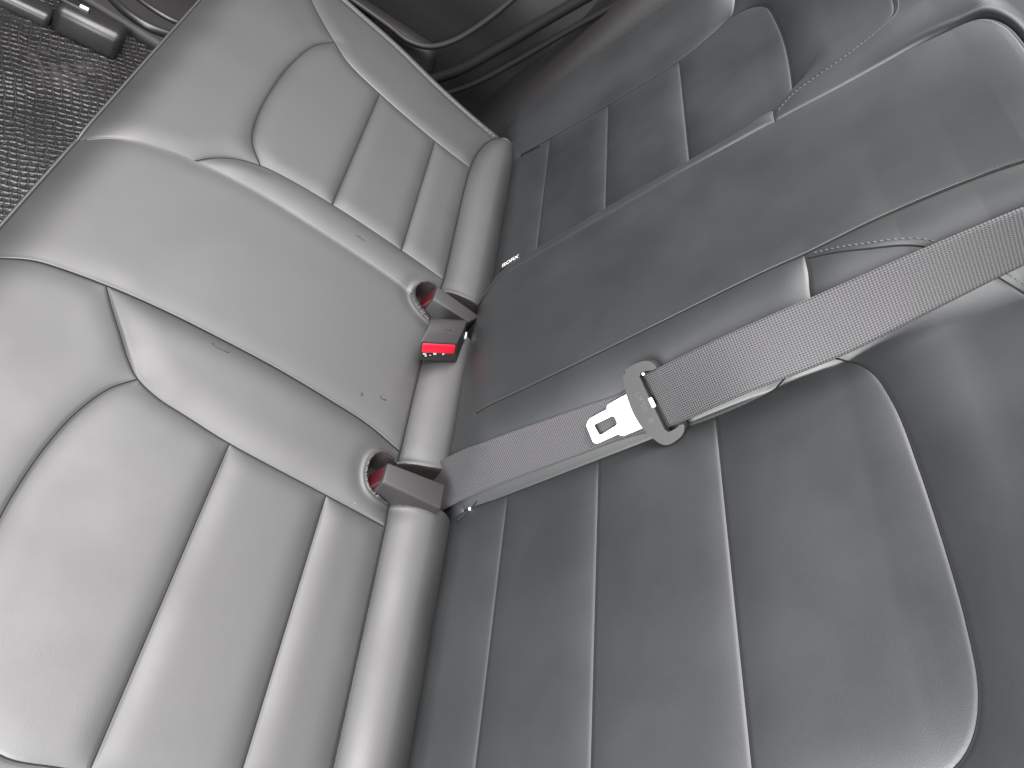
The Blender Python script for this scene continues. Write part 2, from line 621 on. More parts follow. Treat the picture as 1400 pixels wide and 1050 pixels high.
def backrest_field(x, v, snap=0.0):
    D = {}
    best = np.full(x.shape, 9.0)
    bx = x.copy()
    by = v.copy()
    for k, L in BS.items():
        d, qx, qy = seg_dist(x, v, L)
        D[k] = d
        m = d < best
        best = np.where(m, d, best)
        bx = np.where(m, qx, bx)
        by = np.where(m, qy, by)
    if snap:
        m = best < snap
        x = np.where(m, bx, x)
        v = np.where(m, by, v)
        for k in D:
            D[k] = np.where(m & (D[k] <= best + 1e-9), 0, D[k])
        best = np.where(m, 0, best)
    b = BS
    lab = np.where(x > 0, 0, 1)                                         # outer near / outer far
    nc, fc = b['near_centre'], b['far_centre']
    cen = np.vstack([[(.098, -.08)], nc, fc[::-1], [(-.150, -.08)]])
    st_n = [(.094, -.08)] + [tuple(p) for p in nc[nc[:, 1] < .484]] + [tuple(p) for p in b['near_strip']] + [(.174, .44), (.183, .401), (.186, .353), (.182, .212), (.181, .095), (.179, .02), (.179, -.08)]
    st_f = [(-.150, -.08)] + [tuple(p) for p in fc[(fc[:, 1] < .487)]] + [tuple(p) for p in b['far_strip']] + [(-.19, .44), (-.2, .41), (-.205, .35), (-.205, -.08)]
    in_n = np.vstack([[(.179, -.08)], b['near_insert'], [(.594, -.08)]])
    in_f = np.vstack([[(-.205, -.08)], b['far_insert'], [(-.594, -.08)]])
    for i, p in ((2, cen), (3, st_n), (4, st_f), (5, in_n), (6, in_f)):
        lab[in_poly(x, v, p)] = i
    # large form: the proud centre section, sloping to the two seats
    vn = np.array([-.1, .1, .25, .43, .56, .62, .66, .75])
    xn = np.interp(v, vn, [.097, .095, .096, .095, .098, .108, .121, .13])
    xf = np.interp(v, vn, [-.150, -.150, -.146, -.137, -.122, -.112, -.10, -.09])
    Lr = .085 + np.where(x > 0, .006 * sstep(v, .48, .58), .085 * sstep(v, .43, .56))
    fl = .012 * sstep(v, .47, .56) + .078 * sstep(v, .485, .74) * sstep(np.abs(x), .23, .50)
    t = np.where(x > xn, (x - xn) / Lr, np.where(x < xf, (xf - x) / np.maximum(Lr - .025 * (1 - sstep(v, .43, .56)), .05), 0))
    t = np.clip(t, 0, 1)
    k = sstep(v, .45, .55)
    prof = (1 - k) * (1 - t * t) + k * (1 - t * t) ** 1.6
    foot = .35 + .65 * sstep(v, -.03, .10)
    H = fl + (HC * foot - fl) * prof
    mid = .5 * (xn + xf)
    H += (.006 + .014 * sstep(v, .42, .70)) * np.clip(1 - ((x - mid) / (.5 * (xn - xf))) ** 2, 0, 1) * foot     # crown of the centre panel
    # insert bowls and outer bolsters
    H += .024 * sstep(np.abs(x), .575, .66) * (1 - sstep(v, .42, .52))
    #            outN  outF  cen   stN   stF   insN  insF
    A = np.array([.006, .006, .002, .004, .004, .0046, .0046])[lab]
    Lw = np.array([.05, .05, .035, .034, .03, .045, .042])[lab]
    H = H + puff(D, A, Lw, lab)
    H -= 0.0007 * np.exp(-(best / 0.0020) ** 2)
    H += np.where(lab == 2, .0004 * np.exp(-((np.minimum(D['near_centre'], D['far_centre']) - .003) / .0018) ** 2), 0)
    # split line on the far side of the centre section: an open crease
    H -= .004 * np.exp(-(D['far_centre'] / .002) ** 2) * sstep(v, .3, .5)
    H += np.where(lab != 2, .002 * sstep(v, .57, .67) * np.exp(-((D['far_centre'] - .006) / .005) ** 2), 0)
    # the outer rim falls away, the top rolls back
    H -= 3.2 * np.clip(np.abs(x) - .70, 0, 1) ** 1.6
    H += .62 * np.clip(v - .55, 0, 1) ** 2
    # shallow channel pressed in under the shoulder belt
    H -= np.where(x > 0, .010 * sstep(x, .12, .19) * (1 - sstep(x, .22, .48)) * sstep(v, .48, .58), 0)
    q = np.clip((v - .685) / .0246, 0, .998)
    H -= .026 * (1 - np.sqrt(1 - q * q))
    # bottom tucks into the cushion
    H -= .02 * sstep(-v, -.03, .05)
    return x, v, H, lab
# end-marker


TH = 0.25422
BU = np.array([0, math.sin(TH), math.cos(TH)])
BN = np.array([0, -math.cos(TH), math.sin(TH)])


def on_back(x, v, h):
    return Vector((float(x), 0, 0)) + Vector(BU) * float(v) + Vector(BN) * float(h)


def field_parts(P, lab, ni, nj, names, mats, parent):
    """Split one grid of points P (ni*nj,3) into a mesh per panel; normals are shared across the seams."""
    G = P.reshape(ni, nj, 3)
    du = np.gradient(G, axis=0)
    dv = np.gradient(G, axis=1)
    N = np.cross(du, dv).reshape(-1, 3)
    N /= np.maximum(np.linalg.norm(N, axis=1), 1e-12)[:, None]
    idx = np.arange(ni * nj).reshape(ni, nj)
    Q = np.stack([idx[:-1, :-1], idx[1:, :-1], idx[1:, 1:], idx[:-1, 1:]], -1).reshape(-1, 4)
    fl = lab.reshape(-1)
    off = np.array(root_of(parent))
    objs = {}
    for k, nm in names.items():
        F = Q[fl == k]
        if not len(F):
            continue
        used = np.unique(F)
        rm = np.full(ni * nj, -1)
        rm[used] = np.arange(len(used))
        F = rm[F]
        me = bpy.data.meshes.new(nm)
        me.vertices.add(len(used))
        me.vertices.foreach_set('co', (P[used] - off).astype(np.float32).ravel())
        me.loops.add(F.size)
        me.loops.foreach_set('vertex_index', F.astype(np.int32).ravel())
        me.polygons.add(len(F))
        me.polygons.foreach_set('loop_start', (np.arange(len(F)) * 4).astype(np.int32))
        me.polygons.foreach_set('loop_total', np.full(len(F), 4, np.int32))
        me.update(calc_edges=True)
        me.polygons.foreach_set('use_smooth', [True] * len(F))
        me.normals_split_custom_set_from_vertices([tuple(n) for n in N[used]])
        me.materials.append(mats[k])
        o = bpy.data.objects.new(nm, me)
        COL.objects.link(o)
        o.parent = parent
        objs[k] = o
    return objs


# ------------------------------------------------------------------ setting: the floor of the car
def struct(o):
    o['kind'] = 'structure'
    return o


bm = bmesh.new()
hexa(bm, box8(-1.05, 1.0, -1.6, 0.1, -0.36, -0.322), 0.004)
struct(bm_obj('floor', bm, M['floor']))

# ------------------------------------------------------------------ cushion
CELL = 0.00105
cushion = thing('seat_cushion', 'dark leather rear bench cushion with stitched panels and ribbed inserts', 'seat cushion', (0, -0.28, -0.20))
xs = np.arange(-.80, .76, CELL)
ys = np.arange(-.567, .022, CELL)
X, Y = np.meshgrid(xs, ys, indexing='ij')
x, y, H, lab = cushion_field(X.ravel(), Y.ravel(), 0.0)
P = np.stack([x, y, H], 1)
ni, nj = len(xs), len(ys)
Pc = P.reshape(ni, nj, 3)
fx = .25 * (Pc[:-1, :-1] + Pc[1:, :-1] + Pc[1:, 1:] + Pc[:-1, 1:])
_, _, _, flab = cushion_field(fx[..., 0].ravel(), fx[..., 1].ravel())
# drop everything well beyond the rounded far edge
far_out = ~in_poly(fx[..., 0].ravel(), fx[..., 1].ravel(), np.vstack([FAR_EDGE + np.array([-.052, 0]), [(.9, .03), (.9, -.6)]]))
flab[far_out] = -1
names = {0: 'front_panel', 1: 'front_panel', 2: 'centre_panel', 3: 'rear_panel', 4: 'rear_panel', 5: 'ribbed_insert',
         6: 'ribbed_insert', 7: 'side_bolster', 8: 'rear_roll', 9: 'buckle_pocket', 10: 'buckle_pocket'}
mats = {k: M['leather'] for k in names}
mats[9] = mats[10] = M['felt']
cpart = field_parts(P, flab, ni, nj, names, mats, cushion)


def cush_h(x, y):
    return float(cushion_field(np.array([x]), np.array([y]))[2][0])


def back_h(x, v):
    return float(backrest_field(np.array([x]), np.array([v]))[2][0])


# piping along the front edge, and the cushion's front face
hx = np.linspace(-.785, .75, 200)
_, _, he, _ = cushion_field(hx, np.full(200, -.565))
front = [(a, -.567, b) for a, b in zip(hx, he)]
bm = bmesh.new()
tube(bm, [(a, -.5665, b + .0012) for a, _, b in front], .0021, 8)
bm_obj('piping', bm, M['piping'], cushion)
vs = []
fs = []
for i, (a, bb, cc) in enumerate(front):
    vs += [(a, -.567, cc), (a, -.566, cc - .02), (a, -.552, cc - .08), (a, -.50, -.20)]
    if i:
        for k in range(3):
            fs.append(((i - 1) * 4 + k, i * 4 + k, i * 4 + k + 1, (i - 1) * 4 + k + 1))
mesh_obj('front_face', vs, fs, M['leather'], cushion)
# far side: piping on the edge seam and the wall below
fe = FAR_EDGE[(FAR_EDGE[:, 1] > -.565) & (FAR_EDGE[:, 1] < -.03)][::3]
hz = cushion_field(fe[:, 0].copy(), fe[:, 1].copy())[2]
bm = bmesh.new()
tube(bm, [(a, b, c + .0008) for (a, b), c in zip(fe, hz)], .0017, 8)
bm_obj('piping', bm, M['piping'], cushion)
fo_ = FAR_EDGE + np.array([-.0515, 0])
hz = cushion_field(fo_[:, 0].copy(), fo_[:, 1].copy())[2]
vs = []
fs = []
for i, ((a, b), c) in enumerate(zip(fo_, hz)):
    vs += [(a, b, c), (a - .012, b, c - .04), (a - .005, b, -.20)]
    if i:
        for k in range(2):
            fs.append(((i - 1) * 3 + k, i * 3 + k, i * 3 + k + 1, (i - 1) * 3 + k + 1))
mesh_obj('side_face', vs, fs, M['leather'], cushion)

# ------------------------------------------------------------------ backrest
back = thing('backrest_cushion', 'dark leather rear bench backrest with raised centre panel and ribbed inserts', 'backrest', (0, 0.06, 0.0))
xs = np.arange(-.775, .76, CELL)
vs_ = np.concatenate([np.arange(-.055, .69, CELL), np.linspace(.69, V_TOP, 40)])
X, V = np.meshgrid(xs, vs_, indexing='ij')
x, v, H, lab = backrest_field(X.ravel(), V.ravel(), 0.0)
P = x[:, None] * np.array([[1, 0, 0]]) + v[:, None] * BU + H[:, None] * BN
ni, nj = len(xs), len(vs_)
U = np.stack([x, v], 1).reshape(ni, nj, 2)
fu = .25 * (U[:-1, :-1] + U[1:, :-1] + U[1:, 1:] + U[:-1, 1:])
_, _, _, flab = backrest_field(fu[..., 0].ravel(), fu[..., 1].ravel())
names = {0: 'outer_panel', 1: 'outer_panel', 2: 'centre_panel', 3: 'inner_bolster', 4: 'inner_bolster', 5: 'ribbed_insert', 6: 'ribbed_insert'}
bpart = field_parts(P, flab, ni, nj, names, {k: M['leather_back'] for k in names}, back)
# rolled top and rear shell
hx = np.linspace(-.774, .758, 160)
_, _, he, _ = backrest_field(hx, np.full(160, V_TOP))
vs = []
fs = []
for i, (a, h) in enumerate(zip(hx, he)):
    vs += [tuple(on_back(a, V_TOP, h)), tuple(on_back(a, V_TOP, h - .03)), tuple(on_back(a, V_TOP - .012, h - .07)), tuple(on_back(a, .0, -.12))]
    if i:
        for k in range(3):
            fs.append(((i - 1) * 4 + k, i * 4 + k, i * 4 + k + 1, (i - 1) * 4 + k + 1))
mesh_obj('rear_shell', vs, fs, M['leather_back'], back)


# the sewn seams: a dark line paints the crease shade in each valley, covered piping beside the centre panels
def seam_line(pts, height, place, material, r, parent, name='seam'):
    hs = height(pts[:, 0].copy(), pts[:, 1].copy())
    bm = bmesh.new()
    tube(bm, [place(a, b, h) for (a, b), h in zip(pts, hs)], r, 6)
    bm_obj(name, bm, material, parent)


cushion_h = lambda x, y: cushion_field(x, y)[2]
backrest_h = lambda x, v: backrest_field(x, v)[2]


def offset(L, d):
    t = np.gradient(L, axis=0)
    t /= np.maximum(np.linalg.norm(t, axis=1), 1e-9)[:, None]
    return L + d * np.stack([-t[:, 1], t[:, 0]], 1)


def dense(L, step=.0025):
    s_ = np.concatenate([[0], np.cumsum(np.linalg.norm(np.diff(L, axis=0), axis=1))])
    q = np.arange(0, s_[-1], step)
    return np.stack([np.interp(q, s_, L[:, 0]), np.interp(q, s_, L[:, 1])], 1)


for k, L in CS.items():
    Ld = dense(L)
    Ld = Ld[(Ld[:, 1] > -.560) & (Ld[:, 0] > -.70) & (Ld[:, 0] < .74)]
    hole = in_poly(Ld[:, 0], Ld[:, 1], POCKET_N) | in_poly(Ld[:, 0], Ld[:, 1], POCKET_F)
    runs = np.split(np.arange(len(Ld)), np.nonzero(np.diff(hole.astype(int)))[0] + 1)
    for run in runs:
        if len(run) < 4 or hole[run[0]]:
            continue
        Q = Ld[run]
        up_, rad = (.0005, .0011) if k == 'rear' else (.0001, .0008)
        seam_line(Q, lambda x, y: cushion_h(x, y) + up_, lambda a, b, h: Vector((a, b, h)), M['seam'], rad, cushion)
        if 'centre' in k:
            sgn = 1 if k == 'near_centre' else -1
            side = offset(Q, .0017)
            inside = in_poly(side[:, 0], side[:, 1], np.vstack([CS['near_centre'], CS['far_centre'][::-1]])).mean() > .5
            side = side if inside else offset(Q, -.0017)
            seam_line(side, lambda x, y: cushion_h(x, y) + .0001, lambda a, b, h: Vector((a, b, h)), M['piping'], .0011, cushion, 'piping')
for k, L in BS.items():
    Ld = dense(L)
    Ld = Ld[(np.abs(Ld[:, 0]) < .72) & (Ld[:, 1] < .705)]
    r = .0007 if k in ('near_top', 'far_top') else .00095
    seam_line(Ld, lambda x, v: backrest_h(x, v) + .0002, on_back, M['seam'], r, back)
    if 'centre' in k:
        side = offset(Ld, .0017)
        inside = ((side[:, 0] < Ld[:, 0]) if k == 'near_centre' else (side[:, 0] > Ld[:, 0])).mean() > .5
        side = side if inside else offset(Ld, -.0017)
        seam_line(side, lambda x, v: backrest_h(x, v) + .0001, on_back, M['piping_back'], .0010, back, 'piping')


# topstitching beside the shoulder seams
def stitches(line, off, name, parent, pitch=.0052, ln=.0036, r=.00055, sel=None):
    bm = bmesh.new()
    L = np.array(line)
    s = np.concatenate([[0], np.cumsum(np.linalg.norm(np.diff(L, axis=0), axis=1))])
    for q in np.arange(0.004, s[-1] - .004, pitch):
        p = np.array([np.interp(q, s, L[:, 0]), np.interp(q, s, L[:, 1])])
        p2 = np.array([np.interp(q + ln, s, L[:, 0]), np.interp(q + ln, s, L[:, 1])])
        t = (p2 - p) / max(np.linalg.norm(p2 - p), 1e-9)
        n = np.array([-t[1], t[0]]) * off
        a, c = p + n, p2 + n
        m = (a + c) / 2
        pa, pm, pc = [on_back(u[0], u[1], back_h(u[0], u[1]) + dz) for u, dz in ((a, -.0002), (m, .0004), (c, -.0002))]
        tube(bm, [pa, pm, pc], r, 6)
    return bm_obj(name, bm, M['thread'], parent)


L = BS['near_top']
stitches(L[L[:, 0] < .33], .0045, 'topstitching', back)
L = BS['far_top']
stitches(L[L[:, 0] > -.42], -.0045, 'topstitching', back)

# ------------------------------------------------------------------ seat belt: webbing, tongue
O = Vector((0.15293, 0.02226, 0.28864))
A = Vector((0.04773, 0.29296, 0.95493)).normalized()
B = Vector((0.67231, 0.69763, -0.24762)).normalized()
N = Vector((0.73873, -0.65383, 0.16366)).normalized()
FR = (O, A, B, N)
PT = lambda a, b, d: O + float(a) * A + float(b) * B + float(d) * N
belt = thing('seat_belt', 'grey woven seat belt lying across the backrest with a bright steel latch tongue', 'seat belt', (0.15, 0.0, 0.0))


def strap(name, ue, le, parent, thick=.0013, n=150, cross=24, sag=.0):
    """Flat woven strap between two edge curves."""
    Uq = smooth_line([tuple(p) for p in ue], .004)
    Lq = smooth_line([tuple(p) for p in le], .004)

    def resample(Q):
        s = np.concatenate([[0], np.cumsum(np.linalg.norm(np.diff(Q, axis=0), axis=1))])
        q = np.linspace(0, s[-1], n)
        return np.stack([np.interp(q, s, Q[:, i]) for i in range(3)], 1), s[-1]
    Uq, l1 = resample(Uq)
    Lq, l2 = resample(Lq)
    ln = .5 * (l1 + l2)
    wd = np.linalg.norm(Uq - Lq, axis=1).mean()
    t = np.linspace(0, 1, cross + 1)
    G = Uq[:, None, :] * (1 - t)[None, :, None] + Lq[:, None, :] * t[None, :, None]
    # rest on the upholstery instead of sinking into it
    gv = G @ BU
    gh = G @ BN
    sh = backrest_field(G[..., 0].ravel(), np.minimum(gv, V_TOP - .005).ravel())[2].reshape(gv.shape)
    lift = np.clip(sh + .0016 - gh, 0, .05)
    ker = np.ones(9) / 9
    for j in range(lift.shape[1]):
        lift[:, j] = np.maximum(lift[:, j], np.convolve(np.pad(lift[:, j], 4, 'edge'), ker, 'valid'))
    G = G + lift[..., None] * BN
    du = np.gradient(G, axis=0)
    dv = np.gradient(G, axis=1)
    Nn = np.cross(du, dv)
    Nn /= np.linalg.norm(Nn, axis=2)[..., None]
    if (Nn[n // 2, cross // 2] @ (np.array(CAM_P) - G[n // 2, cross // 2])) < 0:
        Nn = -Nn
    edge = np.minimum(1, np.minimum(t, 1 - t) / .05)[None, :, None]
    G = G + Nn * sag * (4 * t * (1 - t))[None, :, None]
    top = G + Nn * thick * (.35 + .65 * np.sqrt(edge))
    bot = G - Nn * thick * .35
    vs = [tuple(p) for p in top.reshape(-1, 3)] + [tuple(p) for p in bot.reshape(-1, 3)]
    c1 = cross + 1
    K = n * c1
    fs = []
    for i in range(n - 1):
        for j in range(cross):
            q = (i * c1 + j, (i + 1) * c1 + j, (i + 1) * c1 + j + 1, i * c1 + j + 1)
            fs.append(q)
            fs.append(tuple(K + z for z in q[::-1]))
        fs.append((i * c1, K + i * c1, K + (i + 1) * c1, (i + 1) * c1))
        e = cross
        fs.append((i * c1 + e, (i + 1) * c1 + e, K + (i + 1) * c1 + e, K + i * c1 + e))
    for i in (0, n - 1):
        for j in range(cross):
            fs.append((i * c1 + j, i * c1 + j + 1, K + i * c1 + j + 1, K + i * c1 + j))
    o = mesh_obj(name, vs, fs, M['webbing'], parent)
    uvl = o.data.uv_layers.new(name='UVMap')
    vi = np.empty(len(o.data.loops), np.int32)
    o.data.loops.foreach_get('vertex_index', vi)
    vi = vi % K
    uv = np.stack([(vi // c1) / (n - 1) * ln, (vi % c1) / cross * wd], 1)
    uvl.data.foreach_set('uv', uv.astype(np.float32).ravel())
    return o


def bk(x, v, h):
    return on_back(x, v, h)


lap = strap('lap_webbing',
            [bk(.122, -.02, .036), bk(.1311, .0518, .0475), bk(.1388, .0896, .0516), bk(.1411, .1332, .0505), bk(.1444, .1836, .0485), bk(.1470, .2311, .0465), bk(.1492, .2755, .0450), PT(0.0230, -0.0088, -.003)],
            [bk(.1715, -.02, .006), bk(.1725, .0258, .0115), bk(.1734, .0605, .0131), bk(.1739, .1057, .0134), bk(.1751, .1575, .0125), bk(.1762, .2061, .0115), bk(.1772, .2517, .0105), PT(0.0277, 0.0507, -.003)],
            belt)
sho = strap('shoulder_webbing',
            [PT(0.0224, -0.0073, -.001), PT(0.0355, -0.0079, .0035), bk(.1625, .400, .070), bk(.164, .510, .070), bk(.168, .575, .0725), bk(.174, .640, .075), bk(.181, .72, .075), bk(.19, .80, .06)],
            [PT(0.0278, 0.0497, -.001), PT(0.0397, 0.0489, .002), bk(.203, .400, .033), bk(.199, .4855, .028), bk(.191, .555, .0285), bk(.184, .625, .030), bk(.180, .70, .030), bk(.185, .79, .015)],
            belt)
def flat_faces(o, n):
    for p in o.data.polygons:
        if abs(p.normal.dot(n)) > .97:
            p.use_smooth = False
    return o


grip_out = SL([(0.0078, -0.0164), (0.0156, -0.0189), (0.0248, -0.0198), (0.0331, -0.0188), (0.0382, -0.0154), (0.0409, -0.0086), (0.0393, -0.0074), (0.0336, -0.0087), (0.0264, -0.0097),
               (0.0213, -0.0091), (0.0211, -0.0048), (0.0253, 0.0500), (0.0256, 0.0532), (0.0301, 0.0533), (0.0376, 0.0518), (0.0442, 0.0497), (0.0453, 0.0523), (0.0445, 0.0555), (0.0384, 0.0611), (0.0230, 0.0651), (0.0165, 0.0627), (0.0095, 0.0534), (0.0041, 0.0425), (0.0007, 0.0269), (0.0010, 0.0062), (0.0045, -0.0114)], .0012, True)
bm = bmesh.new()
prism(bm, [tuple(p) for p in grip_out], FR, -.0045, .0062, .0019, 4)
grip = bm_obj('tongue_grip', bm, M['plastic'], belt)
flat_faces(grip, N)
bm = bmesh.new()
plate = [(0.0068, 0.0041), (-0.0247, 0.0091), (-0.0264, 0.0103), (-0.0278, 0.0131), (-0.0495, 0.0163), (-0.0535, 0.0185), (-0.0567, 0.0220), (-0.0564, 0.0399), (-0.0547, 0.0423), (-0.0515, 0.0433), (-0.0261, 0.0409), (-0.0234, 0.0435), (-0.0205, 0.0442), (0.0075, 0.0421)]
hole = [(-0.0468, 0.0236), (-0.0246, 0.0213), (-0.0223, 0.0226), (-0.0219, 0.0295), (-0.0240, 0.0317), (-0.0445, 0.0360), (-0.0469, 0.0351), (-0.0485, 0.0257)]
prism(bm, plate, FR, -.0008, .0012, .0004, 2, hole)
flat_faces(bm_obj('steel_plate', bm, M['metal'], belt), N)
bm = bmesh.new()
hexa(bm, [PT(0.0205, 0.0162, .004), PT(0.0248, 0.0157, .004), PT(0.0258, 0.0264, .004), PT(0.0213, 0.0269, .004),
          PT(0.0205, 0.0162, .0075), PT(0.0248, 0.0157, .0075), PT(0.0258, 0.0264, .0075), PT(0.0213, 0.0269, .0075)], .0014)
bm_obj('belt_stop', bm, M['scuff_glint'], grip)
ta = (A * .12 + B * .99).normalized()
text_obj('embossing', 'UESII', .0095, (PT(0.0090, 0.0073, .0062), ta, (N.cross(ta)).normalized(), N), .0006, M['emboss'], grip)
text_obj('embossing', 'R', .0095, (PT(0.0113, 0.0355, .0062), ta, (N.cross(ta)).normalized(), N), .0003, M['emboss'], grip)
bm = bmesh.new()
hexa(bm, [PT(0.0234, -0.0089, .002), PT(0.0259, -0.0092, .002), PT(0.0262, -0.0063, .002), PT(0.0238, -0.0061, .002),
          PT(0.0234, -0.0089, .0058), PT(0.0259, -0.0092, .0058), PT(0.0262, -0.0063, .0058), PT(0.0238, -0.0061, .0058)], .0008)
bm_obj('slot_rivet', bm, M['metal'], grip)

# ------------------------------------------------------------------ buckles
GB = 'seat belt buckles in the gap between cushion and backrest'
# buckle lying across the roll, its button end to the near door
bk1 = thing('seat_belt_buckle', 'buckle with bright red button facing out, lying across the middle of the seat gap', 'seat belt buckle', (-.035, -.08, .016), GB)
FLt, FRt = Vector((-.0080, -.1110, .0490)), Vector((-.0360, -.0610, .0500))
BLt, BRt = Vector((-.0590, -.1050, .0490)), Vector((-.0900, -.0530, .0490))
FLb, FRb = Vector((-.0100, -.0960, .0150)), Vector((-.0360, -.0430, .0190))
BLb, BRb = Vector((-.0640, -.0880, .0150)), Vector((-.0900, -.0360, .0180))
UZ = Vector((0, 0, 1))


def side_profile(fb, ft, bt, bb):
    return [fb, ft, ft.lerp(bt, .3) + .0045 * UZ, ft.lerp(bt, .6) + .0055 * UZ, ft.lerp(bt, .85) + .003 * UZ, bt - .003 * UZ, bb]


bm = bmesh.new()
L1 = [bm.verts.new(p) for p in side_profile(FLb, FLt, BLt, BLb)]
L2 = [bm.verts.new(p) for p in side_profile(FRb, FRt, BRt, BRb)]
n = len(L1)
for i in range(n):
    bm.faces.new((L1[i], L1[(i + 1) % n], L2[(i + 1) % n], L2[i]))
bm.faces.new(L1[::-1])
bm.faces.new(L2)
bmesh.ops.bevel(bm, geom=[e for e in bm.edges], offset=.0018, segments=3, profile=.5, affect='EDGES', clamp_overlap=True)
hs = bm_obj('buckle_housing', bm, M['plastic'], bk1)
EA = (FRt - FLt).normalized()
WD = (FRt - FLt).length
EB = ((FLb - FLt) - EA * (FLb - FLt).dot(EA)).normalized()
HT = (FLb - FLt).dot(EB)
SK = (FLb - FLt).dot(EA) / HT
EN = EA.cross(EB)
if EN.dot(CAM_P - FLt) < 0:
    EN = -EN
FP = lambda a, b, d: FLt + EA * (a + SK * b) + EB * b + EN * d


def face_box(bm, a0, a1, b0, b1, d0, d1, bev):
    hexa(bm, [FP(a0, b0, d0), FP(a1, b0, d0), FP(a1, b1, d0), FP(a0, b1, d0), FP(a0, b0, d1), FP(a1, b0, d1), FP(a1, b1, d1), FP(a0, b1, d1)], bev)


bm = bmesh.new()
face_box(bm, .0035, WD - .0030, .0022, HT * .52, -.004, .0022, .0014)
bm_obj('release_button', bm, M['red'], bk1)
bm = bmesh.new()
face_box(bm, .0050, WD - .0045, HT * .56, HT * .86, -.003, .0006, .0005)
bm_obj('latch_slot', bm, M['slot'], bk1)
bm = bmesh.new()
for a0, a1, b0, b1 in ((.022, .027, .54, .64), (.036, .0405, .54, .66), (.006, .011, .58, .66), (.009, .0125, .70, .76), (.016, .019, .66, .70)):
    face_box(bm, a0, a1, HT * b0, HT * b1, -.002, .0011, .0004)
bm_obj('worn_edge', bm, M['scuff_glint'], bk1)
rt = EA
nb = rt.cross((BLt - FLt).normalized()).normalized()
if nb.z < 0:
    nb = -nb
up = nb.cross(rt).normalized()
text_obj('embossing', '0K3', .0085, (FLt.lerp(BLt, .42) + EA * .028 + nb * .0052, rt, up, nb), .0004, M['emboss'], bk1)


def pocket_buckle(label, top, btn_dir, depth, rootloc):
    """Buckle standing on its edge in a pocket. top = four corners of its narrow upper face, button end first."""
    t = thing('seat_belt_buckle', label, 'seat belt buckle', rootloc, GB)
    T = [Vector(p) for p in top]
    bm = bmesh.new()
    dn = Vector((0.006, 0.0, -depth))
    hexa(bm, [p + dn for p in T] + T, .0028, 4)
    bm_obj('buckle_housing', bm, M['plastic'], t)
    bd = Vector(btn_dir).normalized()
    a, b = T[0], T[1]
    ins = (b - a) * .10
    a2, b2 = a + ins, b - ins
    q = [a2 - bd * .004 + Vector((0, 0, -.002)), b2 - bd * .004 + Vector((0, 0, -.002)), b2 + dn * .75, a2 + dn * .75]
    q2 = [a2 + bd * .001 + Vector((0, 0, -.005)), b2 + bd * .001 + Vector((0, 0, -.005)), b2 + bd * .008 + dn * .75, a2 + bd * .008 + dn * .75]
    bm = bmesh.new()
    hexa(bm, q + q2, .002, 3)
    bm_obj('release_button', bm, M['red_shaded'], t)
    return t


pocket_buckle('black buckle tucked in the pocket nearest the loose belt, red end forward', [(.1675, -.1075, .029), (.1945, -.1080, .029), (.1965, -.030, .029), (.163, -.030, .030)], (-.1, -1, 0), .040, (.18, -.07, -.01))
pocket_buckle('black buckle half hidden in the far pocket behind the red button buckle', [(-.1420, -.1000, .030), (-.1135, -.1015, .030), (-.1080, -.040, .030), (-.1300, -.025, .030)], (-.1, -1, 0), .040, (-.125, -.07, -.01))

# small steel stalk bit by the middle buckle and painted glint bead at the end of the lap belt seam
bm = bmesh.new()
hexa(bm, box8(-.092, -.080, -.050, -.038, .020, .026), .002)
bm_obj('steel_stalk', bm, M['metal'], bk1)

# small scuffs on the cushion and loose thread ends on the backrest seams
for mk, rr in (([(.1027, -.3313), (.1062, -.3276), (.1066, -.3197), (.1060, -.3113)], .0006),
               ([(.0707, -.1523), (.0731, -.1503), (.0758, -.1519)], .0007), ([(.0625, -.1277), (.0656, -.1254), (.0641, -.1193)], .0006),
               ([(-.178, -.226), (-.178, -.219), (-.176, -.212)], .0006)):
    bm = bmesh.new()
    tube(bm, [(a, b, cush_h(a, b) + .0001) for a, b in SL(mk, .002)], rr, 6)
    bm_obj('scuff_mark', bm, M['mark'], cushion)
for th_, rr in (([(.1915, .0115), (.1855, .0230), (.1800, .0330), (.1770, .0450)], .0009), ([(-.590, .024), (-.586, .040), (-.580, .056), (-.577, .072)], .0016)):
    bm = bmesh.new()
    tube(bm, [on_back(a, b, back_h(a, b) + .0012) for a, b in SL(th_, .003)], rr, 6)
    bm_obj('loose_thread', bm, M['mark'], back)
bm = bmesh.new()
p = on_back(.1810, .0310, back_h(.1810, .0310) + .0022)
hexa(bm, [tuple(p + Vector(q)) for q in box8(-.0022, .0022, -.0016, .0016, -.0014, .0014)], .0012)
bm_obj('thread_glint', bm, M['scuff_glint'], back)  # tiny white reflection on the thread, put in as a pale bead

# ------------------------------------------------------------------ child-seat anchor tag
hh = back_h(-.262, .048)
tg = thing('anchor_tag', 'small black fabric tag with white ISOFIX lettering in the seat gap', 'tag', tuple(on_back(-.262, .03, hh)))
FT = (on_back(-.2585, .0255, hh + .0045), Vector(BU), Vector((-1, 0, 0)), Vector(BN))
bm = bmesh.new()
prism(bm, [(-.003, -.003), (.037, -.003), (.037, .0125), (-.003, .0125)], FT, -.0015, -.0004, .0003, 1)
bm_obj('tag_cloth', bm, M['tag'], tg)
text_obj('lettering', 'ISOFIX', .0115, (FT[0] + .001 * FT[2], FT[1], FT[2], FT[3]), .0001, M['white'], tg)

# ------------------------------------------------------------------ floor mat with raised net pattern
xm = np.arange(-.80, .30, .0016)
ym = np.arange(-1.12, -.60, .0016)
X, Y = np.meshgrid(xm, ym, indexing='ij')
rng = np.random.RandomState(3)


